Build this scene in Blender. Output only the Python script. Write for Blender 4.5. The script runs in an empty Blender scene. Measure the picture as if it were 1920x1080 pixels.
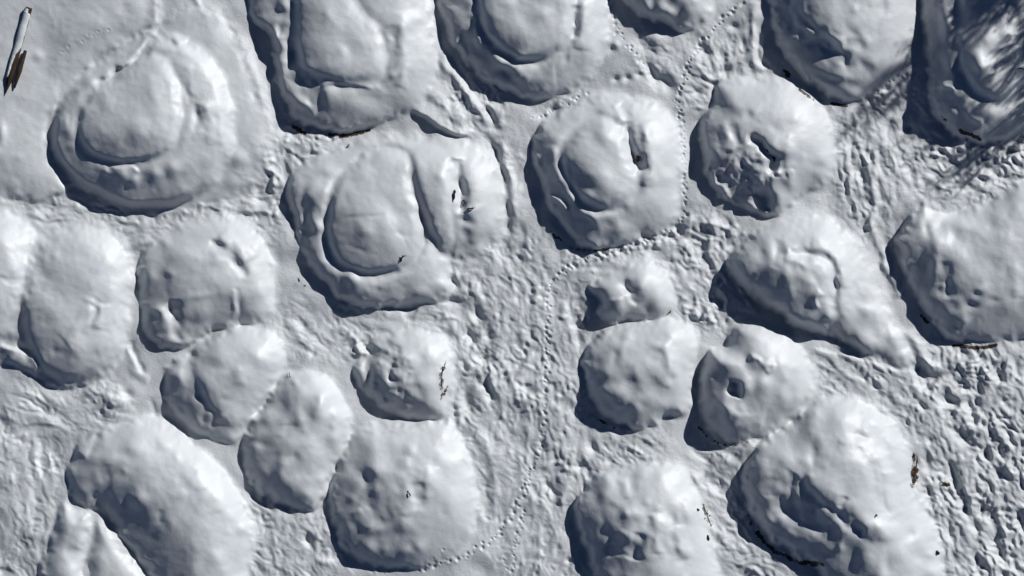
import bpy, math, random
import numpy as np

# ------------------------------------------------------------------ camera, sky, sun, exposure
S = 60.0            # photograph pixels per metre on the ground
HC = 40.0           # height of the drone camera above the ground, metres
W, H = 1920, 1080
STEP = 1.7          # spacing of the terrain grid in photograph pixels
MARGIN = 150
SUN_AZ, SUN_EL = 40.0, 27.0

sc = bpy.context.scene
col = sc.collection
cam = bpy.data.cameras.new('camera')
cam.sensor_width = 36.0
cam.lens = 36.0 * HC / (W / S)
cam.clip_end = 6000.0
co = bpy.data.objects.new('camera', cam)
co.location = (0, 0, HC)
col.objects.link(co)
sc.camera = co

world = bpy.data.worlds.new('World')
sc.world = world
world.use_nodes = True
wn = world.node_tree
sky = wn.nodes.new('ShaderNodeTexSky')
sky.sky_type = 'NISHITA'
sky.sun_disc = False
sky.sun_elevation = math.radians(SUN_EL)
sky.sun_rotation = math.radians(90 - SUN_AZ)
sky.altitude = 4500.0
sky.air_density = 0.6
sky.dust_density = 0.0
sky.ozone_density = 2.0
bg = wn.nodes['Background']
bg.inputs['Strength'].default_value = 0.05
wn.links.new(sky.outputs['Color'], bg.inputs['Color'])

sun = bpy.data.lights.new('sun', 'SUN')
sun.energy = 5.0
sun.angle = math.radians(0.53)
sun.color = (1.0, 0.985, 0.96)
so = bpy.data.objects.new('sun', sun)
az, el = math.radians(SUN_AZ), math.radians(SUN_EL)
SUN_DIR = np.array([math.cos(az) * math.cos(el), math.sin(az) * math.cos(el), math.sin(el)])
from mathutils import Vector
so.rotation_euler = Vector(SUN_DIR).to_track_quat('Z', 'Y').to_euler()
so.location = (30, 25, 30)
col.objects.link(so)

sc.view_settings.view_transform = 'Standard'
sc.view_settings.look = 'None'
sc.view_settings.gamma = 1.0
sc.view_settings.use_curve_mapping = False
sc.view_settings.exposure = -0.30
sc.render.engine = 'CYCLES'
sc.cycles.max_bounces = 4
sc.cycles.diffuse_bounces = 1
sc.cycles.use_denoising = True

# ------------------------------------------------------------------ materials
def nodes_of(name):
    m = bpy.data.materials.new(name)
    m.use_nodes = True
    nt = m.node_tree
    return m, nt, nt.nodes['Principled BSDF']

def snow_material(name, soil_shade=True, grain=1.0, rough=0.5):
    m, nt, p = nodes_of(name)
    N, Lk = nt.nodes, nt.links
    geo = N.new('ShaderNodeNewGeometry')
    p.inputs['Roughness'].default_value = rough
    p.inputs['Specular IOR Level'].default_value = 0.5
    n1 = N.new('ShaderNodeTexNoise'); n1.inputs['Scale'].default_value = 1.3; n1.inputs['Detail'].default_value = 3
    r1 = N.new('ShaderNodeValToRGB')
    r1.color_ramp.elements[0].position = 0.3; r1.color_ramp.elements[0].color = (0.63, 0.662, 0.695, 1)
    r1.color_ramp.elements[1].position = 0.7; r1.color_ramp.elements[1].color = (0.67, 0.70, 0.725, 1)
    Lk.new(geo.outputs['Position'], n1.inputs['Vector'])
    Lk.new(n1.outputs['Fac'], r1.inputs['Fac'])
    base = r1.outputs['Color']
    if soil_shade:
        at = N.new('ShaderNodeAttribute'); at.attribute_name = 'soil_shade'  # bare earth, plus painted darkening along the shaded wall feet
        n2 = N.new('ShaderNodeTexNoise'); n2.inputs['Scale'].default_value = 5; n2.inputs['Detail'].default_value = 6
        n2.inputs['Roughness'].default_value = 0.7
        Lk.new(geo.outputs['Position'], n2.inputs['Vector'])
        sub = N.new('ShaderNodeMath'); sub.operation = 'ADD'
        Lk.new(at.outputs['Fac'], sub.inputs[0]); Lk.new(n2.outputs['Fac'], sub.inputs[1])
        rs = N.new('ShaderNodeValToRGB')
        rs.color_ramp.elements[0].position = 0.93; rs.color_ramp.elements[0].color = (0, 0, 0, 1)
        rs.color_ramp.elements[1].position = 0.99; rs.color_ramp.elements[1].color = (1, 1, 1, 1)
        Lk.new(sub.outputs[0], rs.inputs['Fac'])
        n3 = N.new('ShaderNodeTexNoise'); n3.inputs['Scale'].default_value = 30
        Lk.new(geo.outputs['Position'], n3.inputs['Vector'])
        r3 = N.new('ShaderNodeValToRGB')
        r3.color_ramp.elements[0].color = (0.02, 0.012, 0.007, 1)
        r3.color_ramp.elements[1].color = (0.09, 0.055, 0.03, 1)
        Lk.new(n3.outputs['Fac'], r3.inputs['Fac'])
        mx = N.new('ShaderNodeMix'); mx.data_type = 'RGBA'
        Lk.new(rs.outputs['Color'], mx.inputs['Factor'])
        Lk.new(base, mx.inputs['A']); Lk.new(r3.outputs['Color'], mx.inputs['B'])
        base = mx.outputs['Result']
    Lk.new(base, p.inputs['Base Color'])
    # grain of the crust: fine crystals and a slightly larger wind ripple
    g1 = N.new('ShaderNodeTexNoise'); g1.inputs['Scale'].default_value = 14; g1.inputs['Detail'].default_value = 5
    g1.inputs['Roughness'].default_value = 0.65
    g2 = N.new('ShaderNodeTexNoise'); g2.inputs['Scale'].default_value = 45; g2.inputs['Detail'].default_value = 2
    Lk.new(geo.outputs['Position'], g1.inputs['Vector']); Lk.new(geo.outputs['Position'], g2.inputs['Vector'])
    b1 = N.new('ShaderNodeBump'); b1.inputs['Strength'].default_value = 0.5 * grain; b1.inputs['Distance'].default_value = 0.03
    b2 = N.new('ShaderNodeBump'); b2.inputs['Strength'].default_value = 0.45 * grain; b2.inputs['Distance'].default_value = 0.012
    Lk.new(g1.outputs['Fac'], b1.inputs['Height']); Lk.new(g2.outputs['Fac'], b2.inputs['Height'])
    Lk.new(b1.outputs['Normal'], b2.inputs['Normal']); Lk.new(b2.outputs['Normal'], p.inputs['Normal'])
    return m

def wood_material(name, c0, c1, scale=(20, 20, 4)):
    m, nt, p = nodes_of(name)
    N, Lk = nt.nodes, nt.links
    tc = N.new('ShaderNodeTexCoord')
    mp = N.new('ShaderNodeMapping'); mp.inputs['Scale'].default_value = scale
    n = N.new('ShaderNodeTexNoise'); n.inputs['Scale'].default_value = 1.0; n.inputs['Detail'].default_value = 6
    r = N.new('ShaderNodeValToRGB')
    r.color_ramp.elements[0].position = 0.35; r.color_ramp.elements[0].color = (*c0, 1)
    r.color_ramp.elements[1].position = 0.7; r.color_ramp.elements[1].color = (*c1, 1)
    Lk.new(tc.outputs['Object'], mp.inputs['Vector']); Lk.new(mp.outputs['Vector'], n.inputs['Vector'])
    Lk.new(n.outputs['Fac'], r.inputs['Fac']); Lk.new(r.outputs['Color'], p.inputs['Base Color'])
    b = N.new('ShaderNodeBump'); b.inputs['Strength'].default_value = 0.6; b.inputs['Distance'].default_value = 0.02
    Lk.new(n.outputs['Fac'], b.inputs['Height']); Lk.new(b.outputs['Normal'], p.inputs['Normal'])
    p.inputs['Roughness'].default_value = 0.85
    return m

SNOW = snow_material('trodden_snow')
SMOOTH_SNOW = snow_material('wind_packed_snow', True, 0.5, 0.46)
SNOW_CAP = snow_material('snow_cap', False)
BARK = wood_material('bark', (0.014, 0.008, 0.004), (0.06, 0.03, 0.012))
TREE_BARK = wood_material('tree_bark', (0.05, 0.04, 0.03), (0.13, 0.10, 0.08), (8, 8, 2))
STRAW = wood_material('straw', (0.05, 0.03, 0.012), (0.20, 0.12, 0.05))

# ------------------------------------------------------------------ terrain grid (photograph pixels, y down; heights in pixels too)
us = np.arange(-MARGIN, W + MARGIN + STEP, STEP)
vs = np.arange(-MARGIN, H + MARGIN + STEP, STEP)
U, V = np.meshgrid(us, vs)
NY, NX = U.shape
rng = np.random.default_rng(7)
LX, LY = math.cos(az), -math.sin(az)       # towards the sun, in pixel axes

def fft_noise(wl, seed, ratio=1.0, ang=0.0):
    """smooth noise with typical wavelength wl px; ratio>1 stretches it along ang (degrees, y down)"""
    r = np.random.default_rng(seed)
    f = np.fft.rfft2(r.standard_normal((NY, NX)))
    ky = np.fft.fftfreq(NY, STEP)[:, None]; kx = np.fft.rfftfreq(NX, STEP)[None, :]
    a = math.radians(ang)
    k1 = kx * math.cos(a) + ky * math.sin(a); k2 = -kx * math.sin(a) + ky * math.cos(a)
    k = np.sqrt((k1 * ratio) ** 2 + k2 ** 2) * wl
    n = np.fft.irfft2(f * k * np.exp(-(k * 1.1) ** 2), (NY, NX))
    return n / n.std()

def ss(x):
    x = np.clip(x, 0, 1)
    return x * x * (3 - 2 * x)

def smax(a, b, k):
    h = np.maximum(k - np.abs(a - b), 0) / k
    return np.maximum(a, b) + h * h * k * 0.25

def spline(pts, closed, n=6):
    P = np.array(pts, float); m = len(P)
    out = []
    rngk = range(m) if closed else range(m - 1)
    for i in rngk:
        if closed:
            p0, p1, p2, p3 = P[i - 1], P[i], P[(i + 1) % m], P[(i + 2) % m]
        else:
            p0, p1, p2, p3 = P[max(i - 1, 0)], P[i], P[i + 1], P[min(i + 2, m - 1)]
        for t in np.arange(n) / n:
            out.append(0.5 * (2 * p1 + (p2 - p0) * t + (2 * p0 - 5 * p1 + 4 * p2 - p3) * t * t + (3 * p1 - p0 - 3 * p2 + p3) * t ** 3))
    if not closed:
        out.append(P[-1])
    return np.array(out)

def window(pts, pad):
    P = np.asarray(pts, float)
    x0, y0 = P.min(0) - pad; x1, y1 = P.max(0) + pad
    i0 = int(max(0, (x0 + MARGIN) // STEP)); i1 = int(min(NX, (x1 + MARGIN) // STEP + 2))
    j0 = int(max(0, (y0 + MARGIN) // STEP)); j1 = int(min(NY, (y1 + MARGIN) // STEP + 2))
    return (slice(j0, max(j1, j0)), slice(i0, max(i1, i0)))

def seg_dist(P, X, Y, closed):
    """distance to a polyline, side (cross product sign) and fraction along it"""
    best = np.full(X.shape, 1e9); side = np.zeros(X.shape); frac = np.zeros(X.shape)
    n = len(P); m = n if closed else n - 1
    for i in range(m):
        a, b = P[i], P[(i + 1) % n]
        d = b - a; L2 = d @ d + 1e-9
        t = np.clip(((X - a[0]) * d[0] + (Y - a[1]) * d[1]) / L2, 0, 1)
        ex = X - a[0] - t * d[0]; ey = Y - a[1] - t * d[1]
        q = ex * ex + ey * ey
        w = q < best
        best = np.where(w, q, best)
        side = np.where(w, d[0] * (Y - a[1]) - d[1] * (X - a[0]), side)
        frac = np.where(w, (i + t) / m, frac)
    return np.sqrt(best), side, frac

def sdf(P, X, Y):
    d, _, _ = seg_dist(P, X, Y, True)
    ins = np.zeros(X.shape, bool)
    n = len(P)
    for i in range(n):
        a, b = P[i - 1], P[i]
        c = (a[1] > Y) != (b[1] > Y)
        if c.any():
            xx = (b[0] - a[0]) * (Y - a[1]) / (b[1] - a[1] + 1e-12) + a[0]
            ins ^= c & (X < xx)
    return np.where(ins, d, -d)

warp = 1.8 * fft_noise(48, 11) + 0.8 * fft_noise(17, 12)     # wobbles the edges

warp2 = 1.8 * fft_noise(48, 13) + 0.8 * fft_noise(17, 14)
mod, mod2 = fft_noise(42, 15), fft_noise(36, 16)

def blur(A, sig):
    s = sig / STEP; n = int(3 * s)
    k = np.exp(-0.5 * (np.arange(-n, n + 1) / s) ** 2); k /= k.sum()
    B = np.pad(A, n, mode='edge')
    B = np.apply_along_axis(lambda a: np.convolve(a, k, 'valid'), 0, B)
    return np.apply_along_axis(lambda a: np.convolve(a, k, 'valid'), 1, B)

def lightward(P, X, Y):
    c = P.mean(0)
    dx, dy = X - c[0], Y - c[1]
    return (dx * LX + dy * LY) / np.sqrt(dx * dx + dy * dy + 30 ** 2)

def apply(A, f, neg=0.6):
    """add one hand-read feature of the photograph to the height array A (all in place)"""
    k = f[0]
    if k == 'P':                       # raised patch: height, edge width, moat depth, moat width, outline
        _, h, e, md, mw, pts = f[:6]
        h *= 0.78; md *= 0.28; mw *= 0.95
        P = spline(pts, True)
        w = window(P, e + 3 * mw + 4)
        X, Y = U[w], V[w]
        d = sdf(P, X, Y)
        db = blur(d, 12.0); bl = ss(np.abs(d) / 26.0); d = d * (1 - bl) + db * bl
        d = d + 0.5 * warp[w]
        l = lightward(P, X, Y)
        ee = e * 0.85 * (1 + 0.5 * l)
        A[w] += h * (0.42 * ss((d + 0.3 * ee) / ee) + 0.7 * (1 - (1 - np.clip(d / max(40.0, 1.02 * d.max()), 0, 1)) ** 2))
        if md:
            A[w] -= md * np.exp(-((d + mw * 0.9) / mw) ** 2)
    elif k == 'R':                     # ridge (or groove): height, half width, line
        _, h, wd, pts = f[:4]
        h *= 0.68 if h < 0 else 0.72; wd *= 1.2
        P = spline(pts, False)
        w = window(P, 3.5 * wd + 4)
        d, s, t = seg_dist(P, U[w] + 0.8 * warp[w], V[w] + 0.8 * warp2[w], False)
        wv = wd * 1.15 * np.clip(1 + 0.22 * mod2[w], 0.6, 1.6)
        A[w] += h * 0.92 * np.clip(1 + 0.2 * mod[w], 0.5, 1.5) * np.exp(-(d / wv) ** 2) * np.clip(4 * t * (1 - t) * 1.6, 0, 1) ** 0.6
    elif k == 'S':                     # scarp: raised on the right-hand side of travel, fading over wd
        _, h, wd, pts = f[:4]
        P = spline(pts, False)
        w = window(P, 4 * wd + 4)
        d, s, t = seg_dist(P, U[w] + 0.6 * warp[w], V[w], False)
        sd = np.where(s > 0, d, -d)
        A[w] += h * ss((sd + 3) / 6) * np.exp(-np.maximum(sd, 0) / wd) * np.clip(4 * t * (1 - t) * 1.8, 0, 1)
    elif k == 'B':                     # bump or dent
        _, x, y, rx, ry, an, h = f
        if max(rx, ry) > 5 and h < 0: h *= neg
        if max(rx, ry) > 5: rx *= 1.25; ry *= 1.25; h *= 0.9
        a = math.radians(an); r = max(rx, ry) * 2.6
        w = window([(x, y)], r)
        X, Y = U[w] - x, V[w] - y
        p = (X * math.cos(a) + Y * math.sin(a)) / rx; q = (-X * math.sin(a) + Y * math.cos(a)) / ry
        A[w] += h * np.exp(-(p * p + q * q))

# ------------------------------------------------------------------ the mounds, read off the photograph
# o outline, h height, e edge width, lip height of the broken wall on the shaded side, f features, n lumps
M = []
def mound(label, o, h, e, f=(), lip=12, n=14, la=2.2, fade=14, parts=(), rub=()):
    M.append(dict(label=label, o=o, h=h, e=e, f=list(f), lip=lip, n=n, la=la, fade=fade, parts=list(parts), rub=rub))

mound('broad smooth snow bank with a broken log lying on it',
  [(-190,-190),(120,-190),(270,-190),(292,-60),(297,40),(262,62),(215,85),(165,125),(120,172),(92,225),(84,265),(92,305),(112,340),(100,372),(60,383),(0,370),(-90,350),(-190,320)],
  34, 150, lip=6, n=8, la=1.5, f=[
  ('R',11,6,[(290,-60),(292,0),(297,56)]),('R',-5,10,[(278,-40),(280,10),(285,45)]),
  ('B',235,15,14,10,60,-6),('B',215,35,18,14,0,-3),('B',85,85,30,40,20,-14),('B',72,105,8,7,0,4),('B',185,45,30,18,-30,4),
  ('B',3,250,6,16,0,6),('B',-8,285,8,10,0,5),('B',35,295,8,7,0,3),('B',25,345,9,8,0,3),('B',140,60,40,20,-30,4),
  ('B',30,215,60,20,-30,-3)])

mound('wide snow mound with a teardrop crown and a row of small bumps beside it',
  [(300,52),(345,20),(395,22),(435,60),(465,115),(485,180),(506,235),(508,290),(485,335),(440,365),(385,388),(330,402),(270,408),(215,396),(160,362),(115,328),(90,290),(84,248),(100,200),(130,155),(180,115),(230,86),(270,62)],
  24, 62, lip=3, n=16, la=1.6, fade=30, f=[
  ('P',52,32,0,1,[(300,66),(350,78),(395,108),(425,160),(440,220),(432,290),(400,345),(340,380),(270,388),(205,372),(150,340),(112,300),(98,255),(110,205),(145,160),(195,122),(250,90)]),
  ('P',16,18,12,9,[(150,238),(156,203),(180,172),(215,143),(255,118),(295,106),(322,140),(336,190),(334,240),(315,280),(275,298),(225,302),(182,290),(155,268)]),
  ('R',11,6,[(297,50),(275,75),(250,105),(222,132)]),('R',-20,6,[(292,68),(262,102),(238,128),(205,150),(185,172)]),
  ('R',10,7,[(297,52),(320,66),(350,82)]),
  ('R',-7,9,[(340,140),(352,175),(362,200),(370,225),(374,250)]),('B',369,212,6,16,-8,-7),
  ('R',6,10,[(385,190),(392,230),(398,270)]),
  ('S',7,14,[(205,312),(225,313),(250,311),(262,324)]),
  ('B',226,328,12,13,20,10),('B',250,338,9,9,0,8),('B',291,326,12,12,0,9),('B',324,316,13,12,0,9),('B',200,322,8,5,40,5),
  ('R',5,8,[(100,228),(112,227),(126,229)]),('B',128,245,12,12,0,6),('B',175,190,14,9,-40,-5),('B',165,150,9,8,-50,5),
  ('B',180,140,10,10,0,-4),('B',345,95,8,7,0,4),('B',312,112,7,6,0,4),('B',352,128,8,8,0,4),('B',322,92,6,6,0,3),
  ('B',452,300,12,13,0,6),('B',440,345,16,12,0,5)],
  parts=[('snow_crown',[(150,238),(156,203),(180,172),(215,143),(255,118),(295,106),(322,140),(336,190),(334,240),(315,280),(275,298),(225,302),(182,290),(155,268)])])

mound('tall snow mound with a broad domed crown and a beaded rim on its shaded side',
  [(486,-110),(462,-30),(458,15),(468,48),(494,76),(498,130),(502,172),(520,215),(546,243),(585,252),(645,254),(690,240),(740,222),(785,208),(808,170),(822,120),(814,60),(806,0),(800,-110),(640,-150)],
  52, 85, lip=14, f=[
  ('P',14,28,14,10,[(556,-120),(556,40),(556,80),(562,112),(585,138),(625,150),(690,150),(716,128),(716,88),(700,48),(668,18),(650,-30),(640,-120)]),
  ('R',-7,9,[(728,50),(736,82),(738,112),(730,146),(712,168)]),('R',6,9,[(750,20),(754,70),(756,120),(748,165)]),
  ('R',14,11,[(512,20),(518,60),(522,92),(520,122),(532,156),(553,181),(576,198),(595,210)]),
  ('R',-10,8,[(548,70),(550,104),(562,138),(574,164)]),('B',554,105,8,14,-10,-10),
  ('B',541,128,7,7,0,-9),('B',555,136,10,9,0,6),('B',496,52,16,12,60,8),('B',530,10,10,8,30,8),('B',552,8,6,6,0,-7),('B',520,6,10,14,-30,-8),
  ('S',6,20,[(700,168),(660,160),(620,158),(602,165)]),('B',612,174,13,16,0,10),('B',600,184,7,16,5,-8),
  ('B',705,185,22,12,0,-4),('B',640,195,30,14,0,5),('B',735,142,7,7,0,6),('B',712,66,9,6,20,-4),('B',580,100,16,30,0,3),
  ('B',590,128,14,20,-30,-5),('B',555,232,16,10,0,-8),('B',690,210,24,16,0,4)],
  parts=[('snow_crown',[(556,-120),(556,40),(556,80),(562,112),(585,138),(625,150),(690,150),(716,128),(716,88),(700,48),(668,18),(650,-30),(640,-120)])])

mound('round snow mound with a flat crown sunk inside a deep curved moat',
  [(818,-110),(815,10),(824,65),(845,115),(870,146),(905,173),(945,188),(990,190),(1040,182),(1092,155),(1128,112),(1142,60),(1138,-20),(1125,-110),(960,-150)],
  56, 80, lip=12, f=[
  ('P',13,20,24,9,[(902,-120),(902,20),(912,58),(932,84),(962,106),(1000,110),(1036,96),(1062,74),(1072,25),(1066,-120)]),
  ('R',9,9,[(884,0),(892,50),(904,76),(926,94),(934,112),(962,124),(996,143)]),
  ('R',7,10,[(850,10),(858,60),(870,95),(880,120)]),('R',-7,6,[(882,10),(884,40),(890,70)]),('R',-7,7,[(866,60),(876,100),(885,135)]),
  ('R',-12,7,[(1077,10),(1076,40),(1080,72)]),('B',1061,110,5,9,10,-7),('B',950,134,9,8,0,-8),('B',938,120,8,6,0,4),
  ('R',8,12,[(1095,0),(1098,50),(1088,95)]),('R',7,12,[(965,130),(1000,148),(1040,140)]),('B',1030,122,18,8,-8,-4),
  ('B',972,108,6,14,60,6),('B',925,30,12,20,0,3)],
  parts=[('snow_crown',[(902,-120),(902,20),(912,58),(932,84),(962,106),(1000,110),(1036,96),(1062,74),(1072,25),(1066,-120)])])

mound('lumpy snow mound between two converging track lines at the field edge',
  [(1136,-60),(1148,0),(1166,26),(1188,46),(1212,55),(1248,60),(1288,56),(1316,42),(1332,15),(1335,-60),(1240,-110)],
  46, 70, lip=14, n=6, la=4, f=[
  ('B',1252,5,9,10,20,-9),('B',1212,15,12,8,70,8),('B',1256,26,10,9,0,8),('B',1225,-5,7,14,0,-9),('B',1190,10,14,8,60,5),
  ('B',1280,36,14,10,0,-6),('B',1296,10,14,16,0,6),('B',1240,40,14,8,0,-5)])

mound('snow mound with a slanting row of deep dents across its shoulder',
  [(1434,-110),(1432,0),(1438,60),(1450,108),(1478,150),(1510,178),(1545,196),(1582,203),(1614,190),(1652,171),(1692,150),(1712,128),(1720,70),(1722,0),(1715,-110),(1580,-140)],
  58, 90, lip=14, f=[
  ('P',13,34,8,10,[(1500,-120),(1502,0),(1506,30),(1524,52),(1556,66),(1594,76),(1622,66),(1642,30),(1650,-30),(1640,-120)]),
  ('R',10,9,[(1494,-20),(1497,20),(1508,48),(1530,66),(1558,76)]),('R',8,9,[(1445,-20),(1448,50),(1460,100),(1490,140),(1530,158),(1590,158)]),
  ('R',-14,8,[(1534,66),(1552,84),(1572,102),(1592,112)]),('B',1524,78,10,9,30,-11),('R',8,7,[(1540,56),(1562,72),(1582,84)]),
  ('B',1616,86,8,9,0,-10),('B',1600,62,8,6,30,-5),('B',1586,122,7,7,0,-8),('B',1617,120,7,8,0,-8),('B',1486,51,6,7,0,-7),
  ('B',1457,13,12,7,0,-14),('B',1482,3,6,6,0,-7),('B',1490,75,12,10,0,6),('B',1604,160,12,8,20,-6),('B',1560,152,18,8,0,-5),
  ('B',1580,145,20,8,10,6),('B',1540,128,18,14,30,5)],
  parts=[('snow_crown',[(1500,-120),(1502,0),(1506,30),(1524,52),(1556,66),(1594,76),(1622,66),(1642,30),(1650,-30),(1640,-120)])])

mound('snow mound crossed by the shadow of bare twigs beside a steep dark trench',
  [(1728,-110),(1724,0),(1720,60),(1718,130),(1720,190),(1732,236),(1762,264),(1812,280),(1862,272),(1912,252),(1962,205),(1992,120),(1985,0),(1960,-110),(1840,-140)],
  58, 80, lip=18, n=10, la=3, f=[
  ('P',13,26,20,11,[(1806,-10),(1796,60),(1798,110),(1814,146),(1842,176),(1882,186),(1906,162),(1914,110),(1900,50),(1880,0),(1850,-30)]),
  ('R',14,12,[(1768,-20),(1772,25),(1784,75),(1786,140),(1776,165),(1795,180),(1812,195)]),
  ('S',8,14,[(1792,170),(1770,164),(1738,166)]),('B',1755,185,18,20,0,6),
  ('B',1805,28,10,16,0,-9),('B',1745,55,14,30,0,-6),('B',1870,44,7,8,0,-8),('B',1898,56,6,9,-20,-9),('B',1752,130,16,20,0,-7),
  ('R',5,5,[(1808,200),(1822,220),(1845,230)]),('B',1786,212,9,9,0,6),('B',1860,215,14,10,0,5),('B',1890,225,12,10,0,5),('B',1825,240,20,8,0,-6)],
  parts=[('snow_crown',[(1806,-10),(1796,60),(1798,110),(1814,146),(1842,176),(1882,186),(1906,162),(1914,110),(1900,50),(1880,0),(1850,-30)])])

mound('large double snow mound with a bark chip showing in the cleft',
  [(530,395),(526,362),(542,328),(580,300),(630,280),(685,260),(740,252),(800,256),(855,262),(896,280),(928,318),(944,370),(938,430),(906,466),(866,484),(846,505),(846,540),(812,568),(750,577),(690,590),(642,584),(602,562),(572,532),(552,492),(538,442)],
  50, 92, lip=15, n=10, f=[
  ('P',15,22,22,9,[(620,402),(614,440),(624,474),(650,498),(690,510),(732,506),(772,482),(790,440),(782,392),(768,340),(762,298),(722,284),(682,308),(642,332),(625,364)]),
  ('R',7,11,[(590,330),(592,382),(590,420),(588,457),(604,492),(632,517),(680,533),(750,527),(790,505)]),
  ('R',-3,8,[(570,330),(574,380),(572,440),(585,490)]),('B',573,414,7,12,10,-8),('R',3,8,[(556,340),(556,400),(562,450)]),
  ('B',617,452,8,22,-8,-9),
  ('P',15,26,0,1,[(768,292),(800,276),(832,280),(846,310),(848,350),(846,400),(852,440),(846,468),(825,470),(806,430),(790,390),(772,345)]),
  ('R',-10,10,[(786,388),(800,418),(814,452),(834,474),(852,478)]),('B',822,455,16,18,-30,-8),
  ('R',-19,8,[(860,296),(862,340),(864,372),(868,400)]),('B',850,297,13,13,0,10),('B',845,304,6,6,0,-9),
  ('R',-5,6,[(846,318),(850,352),(852,380)]),
  ('P',8,30,0,1,[(872,300),(900,286),(925,320),(932,380),(920,435),(885,455),(868,430),(876,380)]),
  ('B',876,415,12,7,20,-14),('B',875,438,9,8,30,-11),('B',888,394,14,6,-20,5),('B',828,432,14,18,-20,-7),
  ('R',-2,3,[(650,455),(672,466),(690,475),(712,482)]),('R',-2,3,[(640,410),(680,408),(720,402)]),('R',-2,3,[(740,430),(755,445),(762,460)]),
  ('R',6,5,[(668,312),(688,296),(708,278)]),('R',-5,6,[(660,305),(684,288),(705,276)]),('B',762,443,8,6,0,-4),('B',650,372,7,8,0,-4),
  ('B',645,525,10,9,0,-6),('B',700,552,60,14,-5,5),('B',790,550,14,10,0,6),('B',825,535,16,10,0,5)],
  parts=[('snow_crown',[(620,402),(614,440),(624,474),(650,498),(690,510),(732,506),(772,482),(790,440),(782,392),(768,340),(762,298),(722,284),(682,308),(642,332),(625,364)]),
         ('side_lobe',[(768,292),(800,276),(832,280),(846,310),(848,350),(846,400),(852,440),(846,468),(825,470),(806,430),(790,390),(772,345)])])

mound('round snow mound with a long deep slot beside its egg-shaped crown',
  [(1135,178),(1192,184),(1234,202),(1266,240),(1280,290),(1280,350),(1270,402),(1245,430),(1200,447),(1165,465),(1122,478),(1082,478),(1052,458),(1022,425),(1004,384),(992,332),(992,282),(1006,246),(1040,216),(1085,196)],
  55, 88, lip=16, f=[
  ('P',14,30,16,10,[(1060,284),(1057,318),(1075,350),(1100,378),(1132,390),(1166,378),(1188,352),(1190,318),(1178,282),(1160,246),(1130,226),(1092,238)]),
  ('R',10,8,[(1036,270),(1040,300),(1044,322),(1056,350),(1076,382),(1100,402),(1124,410),(1160,402)]),
  ('B',1070,318,11,17,-20,-9),('B',1097,352,11,11,0,-6),('B',1104,366,9,7,0,5),
  ('R',-27,9,[(1174,228),(1183,258),(1187,290),(1202,322)]),('R',9,9,[(1206,230),(1218,270),(1222,310),(1216,350)]),
  ('R',-7,9,[(1160,195),(1172,212),(1180,232)]),('R',5,7,[(1148,190),(1156,208),(1166,226)]),
  ('S',9,14,[(1014,370),(1036,366),(1050,374),(1066,396)]),('R',-6,6,[(1014,362),(1036,360),(1054,368)]),('R',-5,4,[(1042,342),(1056,362),(1072,390)]),
  ('B',1023,315,8,16,0,-7),('B',1060,272,7,8,0,-4),('B',1042,250,9,8,0,-5),('B',1138,418,9,8,0,-6),('B',1084,212,10,12,0,4),('B',1120,215,8,12,20,-4),
  ('B',1220,340,10,16,0,-5),('B',1165,430,20,9,-10,3)],
  parts=[('snow_crown',[(1060,284),(1057,318),(1075,350),(1100,378),(1132,390),(1166,378),(1188,352),(1190,318),(1178,282),(1160,246),(1130,226),(1092,238)])])

mound('snow mound whose crust has caved in to a jagged rubble pit',
  [(1362,150),(1430,147),(1482,155),(1522,180),(1552,222),(1566,265),(1564,310),(1550,345),(1512,362),(1482,388),(1452,412),(1420,416),(1380,407),(1340,391),(1312,362),(1303,320),(1302,262),(1312,225),(1336,195),(1342,165)],
  58, 95, lip=15, rub=[(1398,328,42,26,6.0),(1405,325,44,90,3.0)], f=[
  ('P',-13,13,0,1,[(1404,264),(1430,268),(1442,288),(1452,306),(1446,330),(1448,352),(1440,384),(1422,392),(1404,380),(1390,392),(1372,378),(1360,352),(1344,345),(1340,326),(1358,318),(1368,296),(1382,280)]),
  ('R',8,9,[(1346,270),(1342,300),(1338,330),(1352,362),(1376,378)]),('R',8,8,[(1352,230),(1366,262),(1370,285)]),('R',-7,8,[(1366,235),(1380,262),(1384,275)]),
  ('R',-24,6,[(1402,262),(1424,268),(1436,286),(1450,300),(1446,328)]),('R',-24,8,[(1418,356),(1436,380),(1442,398)]),('R',8,7,[(1452,318),(1466,326),(1490,324)]),
  ('R',-7,4,[(1448,330),(1462,329),(1476,326)]),
  ('B',1403,215,7,9,0,-6),('B',1452,238,9,7,30,-5),('B',1512,290,9,13,0,-6),('B',1528,338,9,10,0,-6),('B',1535,312,10,6,20,-4),
  ('R',6,10,[(1470,260),(1482,290),(1480,315)]),('B',1380,195,16,10,30,3),('B',1462,375,13,14,0,7),('B',1400,310,12,10,0,7),('B',1392,340,12,10,0,6),
  ('B',1420,320,10,9,0,6),('B',1412,292,10,7,20,6),('B',1378,312,8,9,0,6),('B',1410,350,12,8,0,6),('B',1362,335,9,8,0,4),('B',1430,300,7,8,0,4)],
  parts=[('caved_crust',[(1404,264),(1430,268),(1442,288),(1452,306),(1446,330),(1448,352),(1440,384),(1422,392),(1404,380),(1390,392),(1372,378),(1360,352),(1344,345),(1340,326),(1358,318),(1368,296),(1382,280)])])

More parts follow.
